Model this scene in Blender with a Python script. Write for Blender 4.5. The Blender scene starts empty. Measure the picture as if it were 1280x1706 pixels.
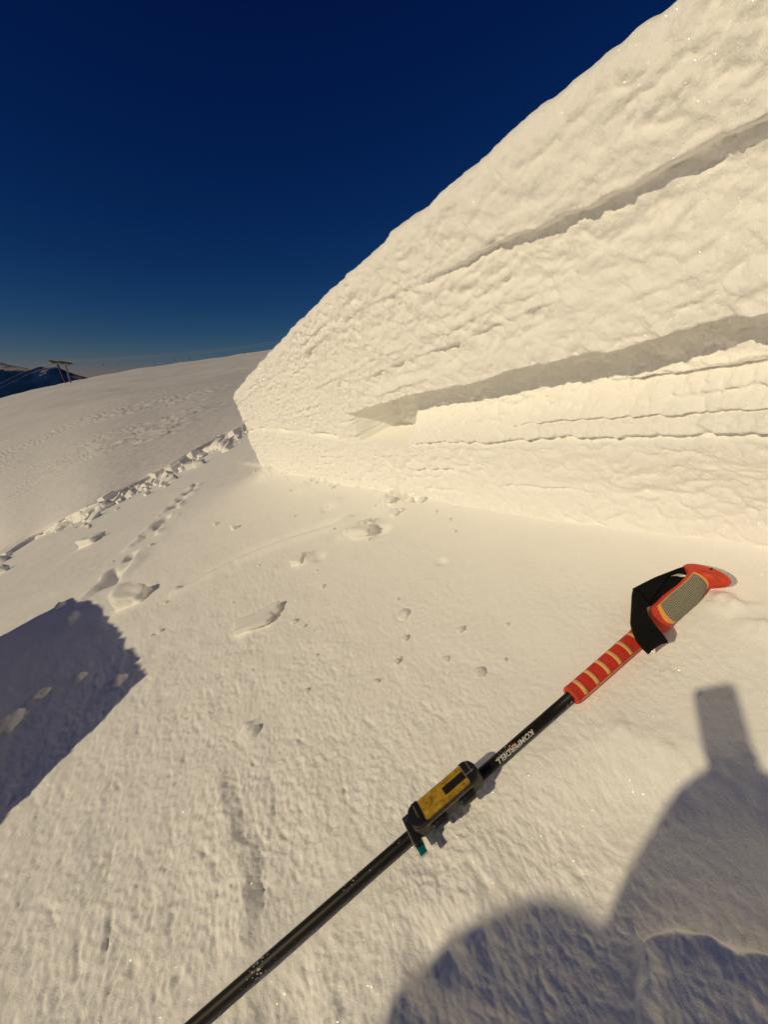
import bpy, bmesh, math, random
import numpy as np
from mathutils import Vector, Matrix

# ------------------------------------------------------------------ camera, sky, sun, exposure
PITCH = math.radians(19.6)
F = 640.0                                   # focal length in photograph pixels (1280 wide)
scene = bpy.context.scene
COL = scene.collection
cam_d = bpy.data.cameras.new('camera')
cam_d.sensor_fit = 'HORIZONTAL'; cam_d.sensor_width = 36.0; cam_d.lens = 36.0 * F / 1280.0
cam_d.clip_start = 0.01; cam_d.clip_end = 30000
cam = bpy.data.objects.new('camera', cam_d); COL.objects.link(cam)
cam.location = (0, 0, 0); cam.rotation_euler = (math.pi / 2 - PITCH, 0, 0)
scene.camera = cam

SUN = np.array([-0.800, -0.503, 0.317]); SUN = SUN / np.linalg.norm(SUN)
sun_el = math.asin(SUN[2]); sun_az = math.atan2(SUN[0], SUN[1])
world = bpy.data.worlds.new('World'); scene.world = world; world.use_nodes = True
wt = world.node_tree; wt.nodes.clear()
sky = wt.nodes.new('ShaderNodeTexSky'); sky.sky_type = 'NISHITA'; sky.sun_disc = False
sky.sun_elevation = sun_el; sky.sun_rotation = sun_az
sky.altitude = 2500; sky.air_density = 1.0; sky.dust_density = 0.0; sky.ozone_density = 3.0
sep = wt.nodes.new('ShaderNodeSeparateColor'); com = wt.nodes.new('ShaderNodeCombineColor')
wt.links.new(sky.outputs[0], sep.inputs[0])
for k, (power, scale) in enumerate(((2.28, .055), (1.50, .160), (.87, .60))):      # deep polarised blue of thin high air
    pw = wt.nodes.new('ShaderNodeMath'); pw.operation = 'POWER'; pw.inputs[1].default_value = power
    ml = wt.nodes.new('ShaderNodeMath'); ml.operation = 'MULTIPLY'; ml.inputs[1].default_value = scale
    wt.links.new(sep.outputs[k], pw.inputs[0]); wt.links.new(pw.outputs[0], ml.inputs[0]); wt.links.new(ml.outputs[0], com.inputs[k])
bg = wt.nodes.new('ShaderNodeBackground'); bg.inputs[1].default_value = 0.05
wo = wt.nodes.new('ShaderNodeOutputWorld')
wt.links.new(com.outputs[0], bg.inputs[0]); wt.links.new(bg.outputs[0], wo.inputs[0])
sl = bpy.data.lights.new('sun', 'SUN'); sl.energy = 2.28; sl.angle = math.radians(0.53); sl.color = (1.0, 0.83, 0.535)
so = bpy.data.objects.new('sun', sl); COL.objects.link(so)
so.rotation_euler = Vector(SUN).to_track_quat('Z', 'Y').to_euler()
scene.view_settings.view_transform = 'Standard'; scene.view_settings.look = 'None'
scene.view_settings.exposure = 0.0; scene.view_settings.gamma = 1.0
scene.view_settings.use_curve_mapping = False
scene.cycles.max_bounces = 14; scene.cycles.diffuse_bounces = 11; scene.cycles.glossy_bounces = 3
scene.cycles.use_denoising = True
scene.cycles.sample_clamp_indirect = 6.0

# ------------------------------------------------------------------ frames
sp, cp = math.sin(PITCH), math.cos(PITCH)
def c2w(v):                                  # lens frame (right, up, forward) -> world
    v = np.asarray(v, float)
    return np.stack([v[..., 0], v[..., 1] * sp + v[..., 2] * cp, v[..., 1] * cp - v[..., 2] * sp], -1)
def unit(v): v = np.asarray(v, float); return v / np.linalg.norm(v)
nc = unit([-.418, .836, -.357]); wc = np.array([-1.24, .351, 2.28]); wc = unit(wc - nc * (wc @ nc)); ec = -np.cross(wc, nc)
N, W, Eo = c2w(nc), c2w(wc), c2w(ec)         # slope normal, along the crown wall, up-slope into the wall
H0 = .476                                    # eye height above the bed surface
def P(a, b, c):                              # slope coordinates -> world
    a, b, c = np.broadcast_arrays(np.asarray(a, float), np.asarray(b, float), np.asarray(c, float))
    return a[..., None] * W + b[..., None] * Eo + (c - H0)[..., None] * N
def ray(x, y): return np.array([(x - 640) / F, -(y - 853) / F, 1.0])
def ab(x, y, c=0.0):                         # photograph point on the slope at height c -> (a, b)
    d = ray(x, y); p = d * ((c - H0) / (nc @ d)); return float(p @ wc), float(p @ ec)
def at(x, y, c=0.0): return P(*ab(x, y, c), c)
def far(x, y, z): return c2w(ray(x, y) * z)

# ------------------------------------------------------------------ noise
def _h(ix, iy, seed):
    h = (ix.astype(np.int64) * 374761393 + iy.astype(np.int64) * 668265263 + seed * 1442695041) & 0xffffffff
    h = ((h ^ (h >> 13)) * 1274126177) & 0xffffffff
    return ((h ^ (h >> 16)) & 0xffff).astype(np.float64) / 65535.0
def perlin(x, y, seed=0):
    x, y = np.broadcast_arrays(np.asarray(x, float), np.asarray(y, float))
    ix, iy = np.floor(x), np.floor(y); fx, fy = x - ix, y - iy
    u = fx ** 3 * (fx * (fx * 6 - 15) + 10); v = fy ** 3 * (fy * (fy * 6 - 15) + 10)
    def g(dx, dy):
        t = _h(ix + dx, iy + dy, seed) * 2 * math.pi
        return np.cos(t) * (fx - dx) + np.sin(t) * (fy - dy)
    a = g(0, 0) * (1 - u) + g(1, 0) * u; b = g(0, 1) * (1 - u) + g(1, 1) * u
    return (a * (1 - v) + b * v) * 1.5
def fbm(x, y, o=4, seed=0, gain=.5):
    r, am, tot = 0, 1.0, 0
    for i in range(o):
        r = r + am * perlin(x * 2 ** i + 17.3 * i, y * 2 ** i - 9.1 * i, seed + i); tot += am; am *= gain
    return r / tot
def billow(x, y, o=3, seed=0, gain=.5):
    r, am, tot = 0, 1.0, 0
    for i in range(o):
        r = r + am * np.abs(perlin(x * 2 ** i + 5.7 * i, y * 2 ** i + 3.3 * i, seed + i)); tot += am; am *= gain
    return r / tot
def ss(e0, e1, x):
    t = np.clip((x - e0) / (e1 - e0), 0, 1); return t * t * (3 - 2 * t)

# ------------------------------------------------------------------ object helpers
def tag(o, label=None, cat=None, group=None, kind=None):
    if label: o['label'] = label
    if cat: o['category'] = cat
    if group: o['group'] = group
    if kind: o['kind'] = kind
    return o
def mesh_obj(name, verts, faces, mat, parent=None, smooth=True):
    me = bpy.data.meshes.new(name); me.from_pydata([tuple(v) for v in verts], [], faces)
    me.materials.append(mat)
    if smooth: me.polygons.foreach_set('use_smooth', [True] * len(me.polygons))
    o = bpy.data.objects.new(name, me); COL.objects.link(o)
    if parent: o.parent = parent
    return o
def grid_obj(name, V, mat, wrap=False, flip=False, parent=None, mask=None):
    nu, nv = V.shape[:2]
    idx = np.arange(nu * nv).reshape(nu, nv)
    if wrap: idx = np.concatenate([idx, idx[:1]], 0)
    q = np.stack([idx[:-1, :-1], idx[1:, :-1], idx[1:, 1:], idx[:-1, 1:]], -1).reshape(-1, 4)
    if flip: q = q[:, ::-1]
    if mask is not None: q = q[mask.reshape(-1)]
    me = bpy.data.meshes.new(name)
    me.vertices.add(nu * nv); me.vertices.foreach_set('co', V.reshape(-1).astype(np.float32))
    me.loops.add(q.size); me.loops.foreach_set('vertex_index', q.reshape(-1).astype(np.int32))
    me.polygons.add(len(q)); me.polygons.foreach_set('loop_start', np.arange(0, q.size, 4, dtype=np.int32))
    me.polygons.foreach_set('loop_total', np.full(len(q), 4, dtype=np.int32))
    me.polygons.foreach_set('use_smooth', np.ones(len(q), bool))
    me.update(calc_edges=True); me.materials.append(mat)
    o = bpy.data.objects.new(name, me); COL.objects.link(o)
    if parent: o.parent = parent
    return o
def empty(name, loc=(0, 0, 0)):
    o = bpy.data.objects.new(name, None); COL.objects.link(o); o.location = loc; o.empty_display_size = .05
    return o
def bm_obj(name, bm, mat, parent=None, smooth=False):
    me = bpy.data.meshes.new(name); bm.to_mesh(me); bm.free(); me.materials.append(mat)
    if smooth: me.polygons.foreach_set('use_smooth', [True] * len(me.polygons))
    o = bpy.data.objects.new(name, me); COL.objects.link(o)
    if parent: o.parent = parent
    return o

# ------------------------------------------------------------------ materials
def newmat(name):
    m = bpy.data.materials.new(name); m.use_nodes = True
    nt = m.node_tree; return m, nt, nt.nodes['Principled BSDF'], nt.nodes, nt.links
def simple(name, col, rough=.5, metal=0, bump=0, bscale=400, var=0, vscale=60, spec=.5):
    m, nt, b, nd, ln = newmat(name)
    b.inputs['Base Color'].default_value = (*col, 1); b.inputs['Roughness'].default_value = rough
    b.inputs['Metallic'].default_value = metal; b.inputs['Specular IOR Level'].default_value = spec
    tc = nd.new('ShaderNodeTexCoord')
    if var:
        t = nd.new('ShaderNodeTexNoise'); t.inputs['Scale'].default_value = vscale; t.inputs['Detail'].default_value = 5
        ln.new(tc.outputs['Object'], t.inputs['Vector'])
        mr = nd.new('ShaderNodeMapRange'); mr.inputs[3].default_value = 1 - var; mr.inputs[4].default_value = 1 + var
        mr.inputs[1].default_value = .3; mr.inputs[2].default_value = .7
        ln.new(t.outputs[0], mr.inputs[0])
        mx = nd.new('ShaderNodeMix'); mx.data_type = 'RGBA'; mx.blend_type = 'MULTIPLY'; mx.inputs[0].default_value = 1
        mx.inputs[6].default_value = (*col, 1); ln.new(mr.outputs[0], mx.inputs[7]); ln.new(mx.outputs[2], b.inputs['Base Color'])
    if bump:
        t2 = nd.new('ShaderNodeTexNoise'); t2.inputs['Scale'].default_value = bscale; t2.inputs['Detail'].default_value = 3
        ln.new(tc.outputs['Object'], t2.inputs['Vector'])
        bp = nd.new('ShaderNodeBump'); bp.inputs['Strength'].default_value = bump; bp.inputs['Distance'].default_value = .001
        ln.new(t2.outputs[0], bp.inputs['Height']); ln.new(bp.outputs[0], b.inputs['Normal'])
    return m
def snow(name, col=(.945, .935, .90), fine=420, dist=.0012, spark=True, cells=2600, sss=0.0):
    m, nt, b, nd, ln = newmat(name)
    b.inputs['Base Color'].default_value = (*col, 1); b.inputs['Roughness'].default_value = .75
    b.inputs['Specular IOR Level'].default_value = .25
    if sss:
        b.inputs['Subsurface Weight'].default_value = sss
        b.inputs['Subsurface Radius'].default_value = (1, .9, .8); b.inputs['Subsurface Scale'].default_value = .006
    tc = nd.new('ShaderNodeTexCoord')
    n1 = nd.new('ShaderNodeTexNoise'); n1.inputs['Scale'].default_value = fine; n1.inputs['Detail'].default_value = 4
    n1.inputs['Roughness'].default_value = .65
    ln.new(tc.outputs['Object'], n1.inputs['Vector'])
    bp = nd.new('ShaderNodeBump'); bp.inputs['Strength'].default_value = .8; bp.inputs['Distance'].default_value = dist
    ln.new(n1.outputs[0], bp.inputs['Height']); ln.new(bp.outputs[0], b.inputs['Normal'])
    if spark:                                # ice crystals: tiny mirror facets with random tilt
        v = nd.new('ShaderNodeTexVoronoi'); v.inputs['Scale'].default_value = cells
        ln.new(tc.outputs['Object'], v.inputs['Vector'])
        sub = nd.new('ShaderNodeVectorMath'); sub.operation = 'SUBTRACT'; sub.inputs[1].default_value = (.5, .5, .5)
        ln.new(v.outputs['Color'], sub.inputs[0])
        geo = nd.new('ShaderNodeNewGeometry')
        sc = nd.new('ShaderNodeVectorMath'); sc.operation = 'SCALE'; sc.inputs['Scale'].default_value = 2.2
        ln.new(sub.outputs[0], sc.inputs[0])
        ad = nd.new('ShaderNodeVectorMath'); ad.operation = 'ADD'
        ln.new(sc.outputs[0], ad.inputs[0]); ln.new(geo.outputs['Normal'], ad.inputs[1])
        no = nd.new('ShaderNodeVectorMath'); no.operation = 'NORMALIZE'; ln.new(ad.outputs[0], no.inputs[0])
        gl = nd.new('ShaderNodeBsdfGlossy'); gl.inputs['Roughness'].default_value = .18; gl.inputs['Color'].default_value = (.9, .9, .9, 1)
        ln.new(no.outputs[0], gl.inputs['Normal'])
        wn = nd.new('ShaderNodeTexWhiteNoise'); wn.noise_dimensions = '3D'; ln.new(v.outputs['Position'], wn.inputs['Vector'])
        gt = nd.new('ShaderNodeMath'); gt.operation = 'GREATER_THAN'; gt.inputs[1].default_value = .80; ln.new(wn.outputs['Value'], gt.inputs[0])
        lt = nd.new('ShaderNodeMath'); lt.operation = 'LESS_THAN'; lt.inputs[1].default_value = .42; ln.new(v.outputs['Distance'], lt.inputs[0])
        mu = nd.new('ShaderNodeMath'); mu.operation = 'MULTIPLY'; ln.new(gt.outputs[0], mu.inputs[0]); ln.new(lt.outputs[0], mu.inputs[1])
        m2 = nd.new('ShaderNodeMath'); m2.operation = 'MULTIPLY'; m2.inputs[1].default_value = .22; ln.new(mu.outputs[0], m2.inputs[0])
        ln.new(m2.outputs[0], gl.inputs['Color'])
        mx = nd.new('ShaderNodeAddShader'); ln.new(b.outputs[0], mx.inputs[0]); ln.new(gl.outputs[0], mx.inputs[1])
        ln.new(mx.outputs[0], nd['Material Output'].inputs['Surface'])
    return m
M_SNOW = snow('bed_snow')
M_WALL = snow('wall_snow', fine=300, dist=.0016)
M_BLOCK = snow('block_snow', fine=120, dist=.003, spark=False)
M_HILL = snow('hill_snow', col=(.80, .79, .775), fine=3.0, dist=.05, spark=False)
M_SHAFT = simple('black_carbon', (.007, .006, .005), .5, var=.3, vscale=300, spec=.22)
nd_, ln_ = M_SHAFT.node_tree.nodes, M_SHAFT.node_tree.links
tc_ = nd_.new('ShaderNodeTexCoord'); t_ = nd_.new('ShaderNodeTexNoise'); t_.inputs['Scale'].default_value = 420; t_.inputs['Detail'].default_value = 2
t2_ = nd_.new('ShaderNodeTexNoise'); t2_.inputs['Scale'].default_value = 22; a_ = nd_.new('ShaderNodeMath'); a_.operation = 'MULTIPLY_ADD'; a_.inputs[1].default_value = .55
ln_.new(tc_.outputs['Object'], t_.inputs['Vector']); ln_.new(tc_.outputs['Object'], t2_.inputs['Vector']); ln_.new(t2_.outputs[0], a_.inputs[0]); ln_.new(t_.outputs[0], a_.inputs[2])
m_ = nd_.new('ShaderNodeMapRange'); m_.inputs[1].default_value = 1.0; m_.inputs[2].default_value = 1.03; ln_.new(a_.outputs[0], m_.inputs[0])
x_ = nd_.new('ShaderNodeMix'); x_.data_type = 'RGBA'; x_.inputs[7].default_value = (.6, .58, .54, 1); b_ = nd_['Principled BSDF']
ln_.new(b_.inputs['Base Color'].links[0].from_socket, x_.inputs[6]); ln_.new(m_.outputs[0], x_.inputs[0]); ln_.new(x_.outputs[2], b_.inputs['Base Color'])
M_RED = simple('red_rubber', (.62, .045, .012), .55, bump=.4, bscale=900, var=.15, vscale=80)
M_FOAM = simple('red_foam', (.60, .028, .014), .85, bump=.6, bscale=1500, var=.15, vscale=200)
M_CREAM = simple('cream_rubber', (.75, .42, .13), .6, bump=.2, bscale=900, var=.08)
M_YTRIM = simple('yellow_trim', (.85, .42, .08), .5, var=.08)
M_WEB = simple('black_webbing', (.008, .008, .008), .95, bump=.8, bscale=1800, spec=.1)
M_BLACK = simple('black_plastic', (.010, .010, .010), .42, bump=.2, bscale=600, var=.3, vscale=200)
M_OLIVE = simple('worn_dark_plastic', (.045, .042, .032), .5, bump=.3, bscale=700, var=.35, vscale=150)
M_YEL = simple('worn_yellow_plastic', (.40, .235, .022), .5, bump=.25, bscale=500, var=.4, vscale=140, spec=.3)
M_SCREEN = simple('dark_screen', (.02, .017, .012), .2)
M_TEAL = simple('teal_plastic', (.0, .11, .13), .4)
M_STEEL = simple('steel', (.55, .53, .5), .3, metal=1)
M_WHITE = simple('white_print', (.62, .61, .57), .55, var=.2, vscale=900)
M_ORANGEP = simple('orange_print', (.55, .10, .03), .55)
M_GREYP = simple('grey_print', (.22, .21, .2), .55)
M_SCUFF = simple('scuffed_edge', (.32, .30, .26), .6, var=.4, vscale=500)
M_DARKSTEEL = simple('tower_steel', (.06, .05, .04), .6)
M_PALESTEEL = simple('pale_tower_steel', (.42, .4, .37), .55)

# grip panel: woven relief of small light studs on grey rubber
def panel_mat():
    m, nt, b, nd, ln = newmat('studded_grey_rubber')
    tc = nd.new('ShaderNodeTexCoord')
    br = nd.new('ShaderNodeTexBrick'); br.inputs['Scale'].default_value = 1.0
    br.inputs['Brick Width'].default_value = .0030; br.inputs['Row Height'].default_value = .0022; br.inputs['Mortar Size'].default_value = .0005
    br.inputs['Color1'].default_value = (.40, .37, .27, 1); br.inputs['Color2'].default_value = (.48, .45, .34, 1); br.inputs['Mortar'].default_value = (.13, .125, .095, 1)
    ln.new(tc.outputs['UV'], br.inputs['Vector']); ln.new(br.outputs['Color'], b.inputs['Base Color'])
    b.inputs['Roughness'].default_value = .6
    bp = nd.new('ShaderNodeBump'); bp.inputs['Distance'].default_value = .0006; bp.invert = True
    ln.new(br.outputs['Fac'], bp.inputs['Height']); ln.new(bp.outputs[0], b.inputs['Normal'])
    return m
M_PANEL = panel_mat()

# ------------------------------------------------------------------ bed surface (the ground the slab slid off)
def seg_dist(a, b, p, q):
    p, q = np.array(p), np.array(q); d = q - p; L = d @ d
    t = np.clip(((a - p[0]) * d[0] + (b - p[1]) * d[1]) / L, 0, 1)
    dx, dy = a - p[0] - t * d[0], b - p[1] - t * d[1]
    return np.sqrt(dx * dx + dy * dy), t, (d[0] * (b - p[1]) - d[1] * (a - p[0])) / math.sqrt(L)
def poly_dist(a, b, pts):
    best = None
    for p, q in zip(pts[:-1], pts[1:]):
        d, t, s = seg_dist(a, b, p, q)
        if best is None: best, side = d, s
        else:
            m = d < best; side = np.where(m, s, side); best = np.where(m, d, best)
    return best, side
def bed_height(a, b, detail=True):
    a, b = np.broadcast_arrays(np.asarray(a, float), np.asarray(b, float))
    r = np.sqrt(a * a + b * b)
    c = fbm(a * 1.1, b * 1.1, 3, 11) * .012 * ss(.5, 3, r) + fbm(a * .22, b * .22, 3, 12) * .10 * ss(3, 14, r)
    c = c + fbm(a * 5, b * 5.5, 3, 13) * .0045
    wx = a + .01 * perlin(a * 9, b * 9, 3); wy = b + .01 * perlin(a * 9, b * 9, 4)
    rough = .45 + .9 * ss(.30, -.25, b) * ss(3.0, .5, a) + .45 * fbm(a * 5, b * 6, 2, 8)
    rough = np.clip(rough, .25, 1.4) * (1 - .55 * ss(.33, .5, b))
    if detail:
        c = c + rough * (.0030 * (.26 - billow(wx * 46, wy * 52, 2, 21, .6)) + .0030 * fbm(wx * 13, wy * 16, 2, 23) + .0015 * fbm(wx * 110, wy * 115, 2, 25) + .0005 * perlin(wx * 240, wy * 240, 29))
        pit = ss(.42, .75, perlin(wx * 34, wy * 50, 31)) * ss(.35, .1, b)
        c = c - .0018 * pit * rough
    # fillet at the foot of the crown wall
    c = c + (.022 + .012 * perlin(a * 18, b * 18, 33)) * np.exp(-np.clip(.60 - b, 0, 9) / .013) * ss(6, 3.6, a) + .004 * np.exp(-np.clip(.60 - b, 0, 9) / .07) * ss(6, 3.6, a)
    # long scar with a shaded lip on its down-slope side
    d, s = poly_dist(a + .006 * perlin(a * 40, b * 40, 2), b + .006 * perlin(a * 40, b * 40, 5), [ab(383, 1325), ab(400, 1390), ab(428, 1450), ab(424, 1500)])
    c = c + .0095 * np.exp(-(d / .05) ** 2) * ss(-.013, .010, s)
    for (x, y, rr, dep) in [(745, 1600, .028, .008), (700, 1592, .02, .007),
                            (470, 1690, .03, .012), 
                            (634, 884, .03, .012), (532, 928, .02, .008), (668, 1026, .014, .003), (735, 935, .012, .006),
                            (690, 828, .03, .02), (545, 845, .03, .015), (1235, 1000, .012, .004)]:
        pa, pb = ab(x, y); d2 = ((a - pa) / 1.25) ** 2 + (b - pb) ** 2
        c = c - dep * np.exp(-(d2 / rr ** 2) ** 1.6)
    for (x, y, rr, hh) in [(412, 1215, .014, .010), (606, 884, .042, .034), (650, 838, .05, .028), (675, 822, .04, .03), (578, 890, .03, .018), (508, 931, .026, .022),
                           (560, 838, .035, .02), (750, 1585, .012, .008), (1205, 1003, .016, .008), (1235, 1010, .018, .009), (1262, 1048, .016, .010),
                           (1110, 1245, .02, .004), (1040, 1215, .016, .004), (452, 790, .10, .06), (505, 812, .05, .02)]:
        pa, pb = ab(x, y); d2 = (a - pa) ** 2 + (b - pb) ** 2
        c = c + hh * np.exp(-d2 / rr ** 2) * (1 + .5 * perlin(a * 60, b * 60, 7))
    # drag groove and the broken step track
    d, s = poly_dist(a, b, [ab(312, 972), ab(400, 925), ab(480, 893), ab(560, 868)])
    c = c - .012 * np.exp(-(d / .03) ** 2) + .014 * np.exp(-((d - .05) / .03) ** 2) * (s > 0)
    d, s = poly_dist(a + .05 * perlin(a * 5, b * 5, 6), b + .03 * perlin(a * 6, b * 6, 9), [ab(155, 1010), ab(205, 940), ab(245, 895), ab(290, 845), ab(330, 805)])
    gate = ss(.1, .3, perlin(a * 3.1, b * 5, 14) + .15)
    c = c - .05 * np.exp(-(d / .05) ** 2) * gate + .02 * np.exp(-((d - .11) / .06) ** 2) * gate
    # snow pressed up along the pole
    d, s = poly_dist(a, b, [ab(325, 1706), ab(953, 1158), ab(1190, 962)])
    c = c * (1 - .75 * np.exp(-(d / .022) ** 2)) + .0030 * np.exp(-(d / .018) ** 2)
    # chunky rim near the photographer's feet
    rim = [ab(1072, 1700), ab(1078, 1630), ab(1073, 1572), ab(1130, 1552), ab(1190, 1572), ab(1240, 1588), ab(1330, 1605)]
    d, s = poly_dist(a + .003 * perlin(a * 60, b * 60, 15), b + .003 * perlin(a * 60, b * 60, 16), rim)
    c = c - .022 * ss(-.001, .010, -s) * ss(.16, .08, d) + .006 * np.exp(-(d / .008) ** 2)
    return c
def bed_grid():
    k = .0032
    th = []
    t = math.radians(-62)
    while t < math.radians(88): th.append(t); t += k
    while t < math.radians(290): th.append(t); t += .03
    th = np.array(th)
    rs = [0.0, .012, .03]
    while rs[-1] < 160.0:
        r = rs[-1]; rs.append(r + min(max((.72 if r < 1.2 else 1.0) * k * (r * r + H0 * H0) / H0, .0010), .014 * r + .001))
    rs = np.array(rs)
    A = rs[None, :] * np.cos(th)[:, None]; B = rs[None, :] * np.sin(th)[:, None]
    return grid_obj('snow_ground', P(A, B, bed_height(A, B)), M_SNOW, wrap=True)
ground = tag(bed_grid(), 'smooth scoured snow surface sloping away below the snow wall', kind='structure')

# ------------------------------------------------------------------ crown wall
AC = 3.72
def wall_top(a): return np.interp(a, [-2, .25, .31, .42, .64, .77, 1.13, 1.6, 3.2, 3.8, 6], [.635, .634, .641, .652, .667, .672, .677, .684, .672, .665, .66])
def wall_off(a, c):
    cw = c + .006 * perlin(a * 5, 0 * a, 41) + .0028 * perlin(a * 24, c * 12, 42) + .0017 * perlin(a * 66, c * 30, 40)
    off = 0 * a
    # upper lip and the slit below it
    c1 = np.interp(a, [0, .185, .34, .38, .734, 1.0], [.50, .507, .516, .522, .56, .585])
    d1 = .018 * ss(.80, .36, a) + .003
    off = off + d1 * (1 - ss(-.003, .002, cw - c1)) * ss(-.20, -.05, cw - c1)
    # second, thinner ledge
    d2 = .011 * ss(.36, .5, a) * ss(1.25, 1.0, a) * (.4 + .6 * ss(-.2, .3, perlin(a * 9, 0 * a, 43)))
    off = off + d2 * (1 - ss(-.003, .003, cw - .423)) * ss(-.06, -.02, cw - .423)
    # the deep broken-out band
    hole = ss(1.37, 1.30, a)
    D = (.088 - .028 * ss(.45, .15, a)) * hole + .07 * hole * ss(1.03, 1.06, a)
    D = D + .012 * fbm(a * 7, c * 16, 3, 44) * hole
    ctop = .333 + .004 * perlin(a * 10, 0 * a, 45) - .012 * ss(1.1, 1.36, a)
    cbot = .186 + .02 * ss(1.15, 1.36, a)
    ramp = ss(.180, .285, cw)
    Dr = D * (ramp + (1 - ramp) * ss(1.03, 1.06, a))
    off = off + Dr * (1 - ss(-.004, .004, cw - ctop)) * ss(-.004, .006, cw - cbot)
    # thin cracks
    def crack(cc, hw, dep, g): return dep * g * np.exp(-((cw - cc) / hw) ** 4)
    off = off + crack(.189, .0045, .013, ss(1.06, .95, a)) + crack(.262 - .02 * ss(.2, .45, a) * 0, .003, .012, ss(.50, .34, a)) + crack(.216, .0028, .011, ss(.66, .5, a))
    off = off - .006 * np.exp(-((cw - .272) / .008) ** 2) * ss(.5, .34, a) - .005 * np.exp(-((cw - .226) / .008) ** 2) * ss(.7, .5, a)
    cf = np.interp(a, [1.3, 1.5, 2.0, 2.7, 3.2], [.20, .225, .28, .335, .36])
    g = ss(-.05, .2, perlin(a * 3.2, 0 * a, 46)) * ss(1.30, 1.42, a)
    off = off + .05 * g * np.exp(-((cw - cf) / .016) ** 4) + .012 * ss(1.35, 1.6, a) * (1 - ss(-.004, .004, cw - cf)) * ss(-.2, -.02, cw - cf) * 0
    off = off - .02 * ss(1.3, 1.7, a) * (1 - ss(-.01, .01, cw - cf)) * ss(0, .12, c + .02)
    sect = ss(1.06, 1.03, a) * ss(.186, .194, cw) * ss(.30, .26, cw)
    off = off - sect * (.012 * billow(a * 22, c * 40, 3, 47, .6) + .006 * fbm(a * 60, c * 80, 2, 48))
    # thin strata: ragged little lips that fade in and out along the face
    for q, (cc, dp) in enumerate(((.045, .004), (.085, .004), (.115, .005), (.15, .005), (.237, .004), (.30, .003), (.362, .003), (.392, .004), (.452, .0045), (.475, .002), (.545, .003), (.578, .0035), (.612, .003))):
        cl = cc + .014 * perlin(a * .8, 0 * a + q, 130 + q) + .004 * perlin(a * 12, 0 * a, 150 + q)
        gt = ss(.0, .45, perlin(a * 2.6 + 3 * q, 0 * a, 170 + q) + .02)
        e = cw - cl
        off = off - dp * gt * ss(-.0015, .0015, e) * ss(.022, .004, e) + .6 * dp * gt * (1 - ss(-.0015, .0015, e)) * ss(-.018, -.003, e)
    # lumps
    am = (.85 + .15 * ss(.18, .30, c) + .2 * ss(.6, 1.5, a)) * (.75 + .5 * ss(-.3, .4, fbm(a * 3, c * 5, 2, 50)))
    wa = a + .012 * perlin(a * 14, c * 20, 51) + .004 * perlin(a * 50, c * 60, 49); wz = cw + .008 * perlin(a * 12, c * 22, 52)
    off = off - am * (.0115 * billow(wa * 14, wz * 23, 2, 53, .5) + .0050 * billow(wa * 34, wz * 46, 2, 56, .5) - .0050 * fbm(wa * 30, wz * 42, 2, 58) + .0030 * billow(wa * 80, wz * 98, 2, 57, .5)) + am * .0012 * fbm(wa * 170, wz * 210, 2, 59)
    off = off + .007 * fbm(a * 4, c * 9, 3, 61)
    off = off + .016 * ss(2.2, 3.4, a) * fbm(a * 6, c * 6, 3, 63)
    # foot: slight toe
    off = off - .012 * ss(.10, .0, c)
    off = off + .018 * ss(.7, .2, a) * ss(.17, .05, c)
    return off
def build_wall():
    s = [-1.8]
    while s[-1] < AC + 5.0:
        a = s[-1]
        if a < -.15: st = .012
        elif a < AC + .3: st = max(.0017, .0026 * math.hypot(a, .575))
        else: st = .06
        s.append(a + st)
    s = np.array(s)
    cs = [-.08]
    while cs[-1] < 1.0:
        c = cs[-1]; near = min(abs(c - q) for q in (.19, .216, .262, .333, .423, .515))
        cs.append(c + (.0026 if near > .012 else .0013) / .67)
    f = np.array(cs); f = f / f[-1]
    face_n = len(f)
    S, Fq = np.meshgrid(s, f, indexing='ij')
    top = wall_top(S) + .011 * fbm(S * 10, 0 * S, 4, 71, .6) + .010 * fbm(S * 2.2, 0 * S, 2, 72)
    C = Fq * top
    off = wall_off(S, C)
    rr = .035
    k = np.clip((C - (top - rr)) / rr, 0, 1)
    off = off + rr * (1 - np.sqrt(np.clip(1 - k * k, 0, 1)))
    # snow surface on top, running back up the slope
    back = np.array([.012, .03, .06, .1, .16, .25, .4, .7, 1.2, 2.5, 5.0, 9.0])
    Sb, Bk = np.meshgrid(s, back, indexing='ij')
    ob = off[:, -1:] + Bk * (1 - .94 * ss(AC - .2, AC + .3, Sb))
    cb = top[:, -1:] + .004 * fbm(Sb * 9, Bk * 9, 3, 73) + .03 * ss(.05, 1.5, Bk) * (1 + perlin(Sb, Bk, 74))
    S = np.concatenate([S, Sb], 1); C = np.concatenate([C, cb], 1); off = np.concatenate([off, ob], 1)
    # path of the wall foot: straight along the slope, then round the corner
    rc = .16; turn = math.radians(97)
    x = np.clip(S - AC, 0, None); ang = np.clip(x / rc, 0, turn); xs = np.clip(x - rc * turn, 0, None)
    pa = np.minimum(S, AC) + rc * np.sin(ang) + xs * np.cos(turn)
    pb = .578 + .02 * ss(.7, .2, S) * 0 + rc * (1 - np.cos(ang)) + xs * np.sin(turn)
    na, nb = -np.sin(ang), np.cos(ang)
    lean = -.50 * np.clip(C, 0, .8) / .67 * ss(2.3, AC, S) * (1 - ss(.1, 1.5, off))
    V = P(pa + na * off + lean, pb + nb * off, C)
    o = grid_obj('snow_wall', V, M_WALL)
    return o
wall = tag(build_wall(), 'tall layered fracture wall of lumpy snow with a deep shaded slot', 'snow wall')

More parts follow.
